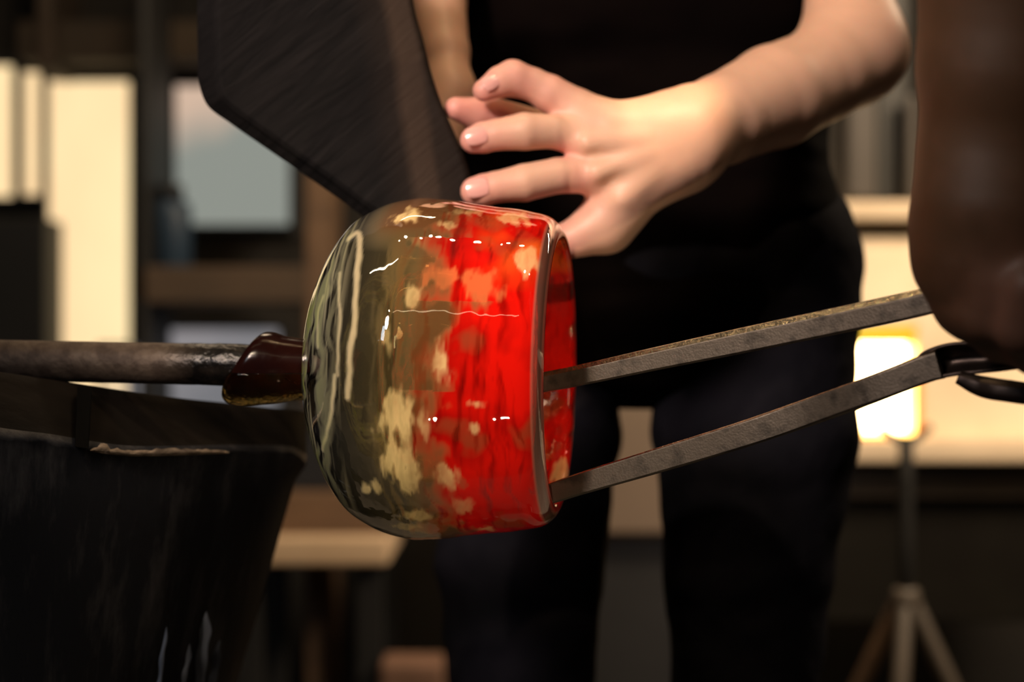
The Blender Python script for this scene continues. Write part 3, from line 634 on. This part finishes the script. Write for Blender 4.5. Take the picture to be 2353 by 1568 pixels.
rc = redc * (1 - dk)[:, None] + dkred * dk[:, None]; rc = rc * (1 - hot[:, None]) + np.array([.86, .16, .02]) * hot[:, None]
col = col * (1 - red[:, None]) + rc * red[:, None]; trans = trans * (1 - red) + red * (.12 + .5 * np.clip((streak - .55) * 4, 0, 1))
col = col * (1 - haze[:, None]) + orange * haze[:, None]; trans *= (1 - .6 * haze)
cs = np.clip(cream * (.80 + .9 * (streak - .5) + .6 * (fine - .5)), 0, 1)
col = col * (1 - cs[:, None]) + crm * cs[:, None]; trans = trans * (1 - cs) + .12 * cs
# thin bright arcs of reflected light painted cream over the closed end
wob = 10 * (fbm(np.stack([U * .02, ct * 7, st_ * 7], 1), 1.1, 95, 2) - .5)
def glint_line(pts, wd):
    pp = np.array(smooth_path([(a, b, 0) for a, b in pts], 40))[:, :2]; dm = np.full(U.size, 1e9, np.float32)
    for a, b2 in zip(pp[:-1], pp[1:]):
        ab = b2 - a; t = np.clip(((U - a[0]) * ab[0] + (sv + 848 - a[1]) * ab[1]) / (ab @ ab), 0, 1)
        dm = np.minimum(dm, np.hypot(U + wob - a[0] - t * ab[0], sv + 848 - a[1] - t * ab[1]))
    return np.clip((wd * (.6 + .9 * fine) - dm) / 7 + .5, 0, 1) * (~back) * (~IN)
glint = np.maximum.reduce([glint_line([(838, 560), (858, 548), (872, 575), (884, 650), (890, 740), (886, 800), (880, 905)], 6), glint_line([(850, 860), (838, 940), (815, 995), (800, 1025)], 3.5), glint_line([(800, 690), (790, 730), (800, 800)], 2.5), glint_line([(838, 640), (852, 740), (856, 860)], 2)])
glint = glint * .6
es = np.clip((fbm(np.stack([U * .10 + warp, ct * .9, st_ * .9], 1), 1.3, 90, 3) - .54) * 7, 0, 1) * np.clip((U - 735) / 30, 0, 1) * np.clip((870 - U) / 40, 0, 1) * (~IN) * .45  # refracted light streaks of the closed end painted in cream-olive
col = col * (1 - es[:, None]) + np.array([.72, .66, .30]) * es[:, None]; trans = trans * (1 - .55 * es)
col = col * (1 - glint[:, None]) + np.array([.86, .70, .42]) * glint[:, None]; trans = trans * (1 - glint) + .25 * glint
# inner skin stays clear except for the red melt
innerclear = IN & (U < 1180)
col[innerclear] = clear; trans[innerclear] = 1
lipm = np.clip((U - 1266) / 7, 0, 1) * np.clip((1292 - U) / 6, 0, 1) * (~IN) * (~back); trans = np.maximum(trans, lipm * .85); col = col * (1 - .5 * lipm[:, None]) + np.array([.95, .55, .40]) * .5 * lipm[:, None]
# green refracted light painted as a tint on the closed end
gr = np.clip((860 - U) / 120, 0, 1) * np.clip((R - 130) / 60, 0, 1) * (~IN) * np.clip((streak - .38) * 4.5, 0, .9)
col = col * (1 - gr[:, None]) + np.array([.34, .46, .05]) * gr[:, None]; trans *= 1 - .5 * gr
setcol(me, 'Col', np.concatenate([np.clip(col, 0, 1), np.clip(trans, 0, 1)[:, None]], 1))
M_glass, nt, b, a = attr_mat('coloured_glass', .015, 'Transmission Weight', IOR=1.5)
inp(b, 'Coat Weight', .0)
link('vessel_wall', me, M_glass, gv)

# neck joining glass and pipe
nk = [(528, 40), (522, 55), (523, 66), (532, 74), (550, 78), (580, 77.5), (620, 73), (660, 66.5), (704, 60.5), (712, 58), (712, 30)]
pfn = np.array(smooth_path([(a, b, 0) for a, b in nk], 90))[:, :2]; NT2 = 120; th = np.linspace(0, 2 * math.pi, NT2, endpoint=False)
U = np.repeat(pfn[:, 0], NT2); R = np.repeat(pfn[:, 1], NT2); TH = np.tile(th, 90); ct, st_ = np.cos(TH), np.sin(TH)
R2 = R + 3 * (fbm(np.stack([U * .01, ct, st_], 1), 1.5, 3) - .5)
U2 = U + np.clip((640 - U) / 110, 0, 1) * (22 + 38 * st_) 
loc = np.stack([U2 - 1000, -R2 * ct, R2 * st_ - 0, np.ones(U.size)], 1); W = (np.array(GM) @ loc.T).T[:, :3]
M_neck = mat('dark_brown_glass', (.012, .003, .002), (.007, .002, .002), .16, scale=25, coat=0, spec=.18)
M_neck.node_tree.nodes['Principled BSDF'].inputs['Transmission Weight'].default_value = .0
o = link('glass_neck', fast_mesh('glass_neck', W, gridfaces(90, NT2)), M_neck, gv); o['label'] = 'dark brown glass neck gathered on the pipe'
# clear golden skirt of glass under the neck
R3 = R * 1.0 + 11 * np.clip(-st_, 0, 1) ** 1.5
loc = np.stack([U2 - 1002, -R3 * ct * .985, R3 * st_ - 1.5, np.ones(U.size)], 1); W = (np.array(GM) @ loc.T).T[:, :3]
mg, nt, b = newmat('golden_glass'); inp(b, 'Base Color', (.95, .78, .40, 1)); inp(b, 'Transmission Weight', 1); inp(b, 'Roughness', .02); inp(b, 'IOR', 1.5)
tc = nt.nodes.new('ShaderNodeTexCoord'); nz = nt.nodes.new('ShaderNodeTexNoise'); nz.inputs['Scale'].default_value = 160; nt.links.new(tc.outputs['Object'], nz.inputs['Vector'])
bp = nt.nodes.new('ShaderNodeBump'); bp.inputs['Strength'].default_value = .5; bp.inputs['Distance'].default_value = .002; nt.links.new(nz.outputs['Fac'], bp.inputs['Height']); nt.links.new(bp.outputs[0], b.inputs['Normal'])
keep = gridfaces(90, NT2)[(np.tile(np.sin(np.linspace(0, 2 * math.pi, NT2, endpoint=False)), 89) < -.25)]
o = link('clear_skirt', fast_mesh('clear_skirt', W, keep), mg, gv); o['label'] = 'clear golden glass edge under the dark neck'
o.modifiers.new('thick', 'SOLIDIFY').thickness = .0012

# ------------------------------------------------------------------ jacks
jk = empty('jacks', P(1700, 900, 1.2), 'long steel jacks whose two blades reach into the mouth of the glass', 'jacks')
def bar(w, t, bev=.45):
    """flat bar with a chamfered upper edge"""
    return [(t * .7, -w), (t, -w * .88), (t, -w * .3), (t, w * (bev - .08)), (t * .97, w * bev), (t * .40, w * .93), (t * .2, w), (-t * .8, w), (-t, w * .9), (-t, -w * .9), (-t * .8, -w)]
M_edge = mat('highlight_edge', (.80, .70, .55), (.30, .25, .20), .20, 1.0, scale=160, bump=.25, bscale=500, lo=.40, hi=.75)
def blade(pts, bev):
    sp_ = smooth_path(pts, 60)
    path = [P(q[0], q[1], q[2]) for q in sp_]
    o = sweep('blade', path, lambda i, t: bar(sp_[i][3] * sp_[i][2] / FPX * .5, .0045, bev), M_steel, jk, smooth=False)
    o.data.materials.append(M_edge); cz = {}
    for f_ in o.data.polygons:      # the upper chamfer is coloured bright to strengthen its highlight
        k = f_.index % 11
        if f_.index < 59 * 11 and k in (4, 5): f_.material_index = 1
    return o
blade([(1222, 886, 1.318, 40), (1258, 877, 1.315, 46), (1330, 863, 1.305, 47), (1500, 826, 1.28, 52), (1700, 784, 1.25, 58), (1900, 742, 1.22, 60), (2060, 708, 1.195, 62), (2200, 676, 1.175, 60)], .52)
blade([(1232, 1150, 1.318, 40), (1270, 1134, 1.315, 46), (1340, 1110, 1.305, 50), (1500, 1062, 1.28, 56), (1700, 1001, 1.25, 60), (1850, 950, 1.23, 62), (2000, 896, 1.20, 62), (2120, 850, 1.185, 64), (2160, 838, 1.18, 66)], .84)
M_dk = mat('dark_iron', (.050, .036, .030), (.025, .018, .016), .4, .8, scale=20, bump=.2)
def trough(sp_):
    def f(i, t):
        w = sp_[i][3] * sp_[i][2] / FPX * .5; th_ = .0022; dpt = .016 * min(1, t * 3)
        o = []
        K = 12
        for j in range(K + 1):
            a = math.pi * j / K; o.append((-dpt * math.sin(a), w * math.cos(a)))
        for j in range(K, -1, -1):
            a = math.pi * j / K; o.append((-(dpt - th_) * math.sin(a) + .0006, (w - th_) * math.cos(a)))
        return o
    return f
for pts in ([(2112, 848, 1.186, 50), (2140, 838, 1.182, 72), (2190, 826, 1.176, 78), (2250, 822, 1.17, 74), (2350, 812, 1.155, 70), (2600, 770, 1.12, 66)],
            [(2180, 682, 1.178, 58), (2240, 668, 1.17, 66), (2350, 650, 1.155, 70), (2600, 640, 1.12, 66)]):
    sp_ = smooth_path(pts, 40)
    sweep('handle', [P(q[0], q[1], q[2]) for q in sp_], trough(sp_), M_dk, jk)
sp_ = smooth_path([(2590, 640, 1.122, 0), (2720, 625, 1.105, 0), (2800, 700, 1.10, 0), (2720, 785, 1.105, 0), (2590, 770, 1.122, 0)], 40)
sweep('spring_bow', [P(q[0], q[1], q[2]) for q in sp_], lambda i, t: [(-.016, -.002), (.004, -.002), (.004, .002), (-.016, .002)], M_dk, jk, up=Vector((0, 1, 0)))
# second lower tool leg / finger guard hanging under the handle
sp_ = smooth_path([(2205, 868, 1.17, 30), (2250, 886, 1.165, 44), (2310, 898, 1.155, 50), (2420, 905, 1.145, 50), (2560, 860, 1.13, 50)], 30)
sweep('handle_guard', [P(q[0], q[1], q[2]) for q in sp_], lambda i, t: bar(sp_[i][3] * sp_[i][2] / FPX * .5, .006), M_dk, jk)

# ------------------------------------------------------------------ glassworker's arm in front
wk = empty('person', P(2290, 300, 1.08), 'person at the right edge seen as a dark bare forearm and fist gripping the jacks', 'person')
D2 = 1.085
wb = [
    (.03, .03, pc([(2428, -900, 1.02, 230), (2408, -450, 1.05, 235), (2360, -120, 1.07, 250), (2333, 150, 1.08, 220), (2313, 330, 1.09, 196), (2306, 460, 1.09, 180)])),
    (.02, .02, pc([(2275, 470, 1.09, 160), (2255, 580, 1.095, 140), (2262, 680, 1.10, 110)])),
    (.02, .02, pc([(2340, 470, 1.09, 150), (2370, 620, 1.09, 140), (2390, 720, 1.09, 110)])),
    (.02, .015, pc([(2200, 530, 1.105, 88), (2190, 610, 1.11, 74), (2222, 690, 1.12, 66), (2262, 742, 1.125, 54)])),     # thumb
    (.006, .01, pc([(2290, 640, 1.075, 72), (2262, 722, 1.085, 62), (2300, 782, 1.11, 52), (2345, 800, 1.14, 46)])),    # index
    (.006, .01, pc([(2370, 660, 1.06, 72), (2348, 752, 1.07, 62), (2375, 810, 1.10, 52), (2420, 820, 1.13, 44)])),
    (.006, .01, pc([(2450, 670, 1.06, 70), (2432, 760, 1.07, 60), (2455, 820, 1.10, 50), (2490, 830, 1.13, 42)])),
    (.006, .01, pc([(2520, 670, 1.07, 62), (2505, 750, 1.08, 52), (2525, 800, 1.10, 44), (2550, 810, 1.13, 38)])),
    (.02, .02, pc([(2400, 520, 1.09, 130), (2480, 650, 1.08, 90)])),
]
V, me = nets('body', wb, .0022)
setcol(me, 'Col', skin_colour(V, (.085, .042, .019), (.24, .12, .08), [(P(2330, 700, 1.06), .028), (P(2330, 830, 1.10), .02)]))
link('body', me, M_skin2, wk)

# ------------------------------------------------------------------ bench plate lower left
bn = empty('bench_plate', P(250, 1300, 1.40), 'scratched black bench plate with a chipped top edge below the pipe', 'bench')
cols = smooth_path([(-420, 905, 1.255, 800), (-200, 965, 1.275, 825), (0, 1001, 1.295, 855), (120, 1016, 1.31, 873), (212, 1032, 1.325, 887), (300, 1042, 1.345, 900), (420, 1040, 1.38, 916), (520, 1036, 1.42, 926), (610, 1035, 1.47, 936), (672, 1040, 1.52, 941), (704, 1060, 1.58, 946)], 110)
v = []; f = []; nr = 34
rt = smooth_path([(704, 945, 0), (690, 1060, 0), (640, 1240, 0), (590, 1420, 0), (545, 1568, 0), (500, 1750, 0)], 30)
def redge(y): 
    ys = [q[1] for q in rt]; xs = [q[0] for q in rt]; return float(np.interp(y, ys, xs))
for i, c in enumerate(cols):
    px, pe, dd, pt = c; t = i / 109
    colv = []
    # outside: back bottom, back top, top band, edge, face
    colv.append(P(px, pt + 26, dd + .17)); colv.append(P(px, pt, dd + .058)); colv.append(P(px, pt + 3, dd + .052))
    for k in range(1, 8):
        s = k / 8; colv.append(P(px, pt + 3 + (pe - pt - 3) * s, dd + .052 * (1 - s) + .002))
    jag = 2.2 * math.sin(px * .11) + 2.0 * math.sin(px * .043 + 1)
    colv.append(P(px, pe + jag * .5, dd)); colv.append(P(px, pe + 7 + jag, dd + .0015))
    for k in range(1, 22):
        y = pe + 12 + (1800 - pe) * k / 21
        sc = (redge(y) + 420) / (704 + 420)
        x = -420 + (px + 420) * sc
        colv.append(P(x, y, dd + .004 + .0015 * math.sin(y * .01)))
    nr = len(colv); v += colv
for i in range(109):
    for k in range(nr - 1): f.append((i * nr + k, (i + 1) * nr + k, (i + 1) * nr + k + 1, i * nr + k + 1))
m, nt, b, *_ = newmat('scratched_black_steel'); N = nt.nodes; L = nt.links
tc = N.new('ShaderNodeTexCoord'); mp = N.new('ShaderNodeMapping'); mp.inputs['Scale'].default_value = (1, 1, .22); L.new(tc.outputs['Object'], mp.inputs[0])
nz = N.new('ShaderNodeTexNoise'); nz.inputs['Scale'].default_value = 42; nz.inputs['Detail'].default_value = 9; nz.inputs['Roughness'].default_value = .7; L.new(mp.outputs[0], nz.inputs['Vector'])
cr = N.new('ShaderNodeValToRGB'); e = cr.color_ramp.elements; e[0].position = .5; e[0].color = (.022, .023, .028, 1); e[1].position = .80; e[1].color = (.11, .105, .11, 1); L.new(nz.outputs['Fac'], cr.inputs[0])
L.new(cr.outputs[0], b.inputs['Base Color']); inp(b, 'Roughness', .45); inp(b, 'Specular IOR Level', .15)
bp = N.new('ShaderNodeBump'); bp.inputs['Strength'].default_value = .4; bp.inputs['Distance'].default_value = .003; L.new(nz.outputs['Fac'], bp.inputs['Height']); L.new(bp.outputs[0], b.inputs['Normal'])
o = link('plate', fast_mesh('plate', v, f), m, bn)
o.data.materials.append(mat('dark_top_band', (.0045, .0035, .003), (.012, .009, .007), .7, scale=30, stretch=(.4, 1, 1), bump=.4, spec=.06))  # top band coloured darker to hold down the light it catches
o.data.polygons.foreach_set('material_index', [1 if k < 9 else 0 for i in range(109) for k in range(nr - 1)])
# pale highlight streaks painted low on the plate
M_glint = mat('blue_highlight', (.34, .38, .50), (.16, .18, .24), .5, scale=40, stretch=(1, 1, .1), spec=.1, lo=.3, hi=.7)
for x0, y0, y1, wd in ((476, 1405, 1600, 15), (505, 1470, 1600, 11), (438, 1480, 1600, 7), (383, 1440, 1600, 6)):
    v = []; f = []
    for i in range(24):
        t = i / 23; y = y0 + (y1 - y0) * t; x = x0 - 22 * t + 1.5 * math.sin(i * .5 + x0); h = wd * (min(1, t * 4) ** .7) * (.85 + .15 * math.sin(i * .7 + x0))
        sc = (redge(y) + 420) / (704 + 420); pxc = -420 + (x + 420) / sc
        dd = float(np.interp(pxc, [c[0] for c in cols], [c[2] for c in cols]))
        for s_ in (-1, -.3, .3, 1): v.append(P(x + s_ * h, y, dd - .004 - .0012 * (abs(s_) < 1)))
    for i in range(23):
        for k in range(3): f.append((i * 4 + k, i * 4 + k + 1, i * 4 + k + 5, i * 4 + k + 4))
    o = link('highlight_streak', fast_mesh('highlight_streak', v, f), M_glint, bn); o['label'] = 'pale bluish highlight streak painted on the plate'
for px_, d0, d1 in ((-220, 1.345, 1.385), (455, 1.545, 1.585)):
    a0 = P(px_, 1120, d0); wbox('leg', a0.x - .022, a0.x + .022, d0, d1, 0, P(0, 985, d0).z, M_black, bn, .003)
# raw chipped wood along the edge
M_chip = mat('raw_chipped_wood', (.34, .26, .19), (.12, .085, .06), .8, scale=120, stretch=(1, 1, 3), bump=.5)
v = []; f = []; cc = [c for c in cols if 205 < c[0] < 530]; kk = 7
for i, c in enumerate(cc):
    t = i / (len(cc) - 1); th_ = 13 * math.sin(math.pi * min(1, t * 1.02) ** .8) ** .5 * (.7 + .5 * random.random()) + (9 if abs(c[0] - 240) < 12 else 0)
    for k in range(kk):
        s = k / (kk - 1); v.append(P(c[0], c[1] + 3 - th_ * (1 - s) + 4 * s, c[2] - .001 - .0022 * math.sin(math.pi * s) + random.uniform(-.0004, .0004)))
for i in range(len(cc) - 1):
    for k in range(kk - 1): f.append((i * kk + k, i * kk + k + 1, (i + 1) * kk + k + 1, (i + 1) * kk + k))
o = link('chipped_edge', fast_mesh('chipped_edge', v, f), M_chip, bn, smooth=False); o['label'] = 'raw tan splintered edge'
# seam strip on the left
hexa('clamp_strip', [P(178, 888, 1.352), P(212, 891, 1.357), P(204, 1032, 1.316), P(172, 1028, 1.310), P(178, 888, 1.362), P(212, 891, 1.367), P(204, 1032, 1.326), P(172, 1028, 1.320)], mat('strip_black', (.003, .003, .003), None, .8, spec=.05), bn, .001)
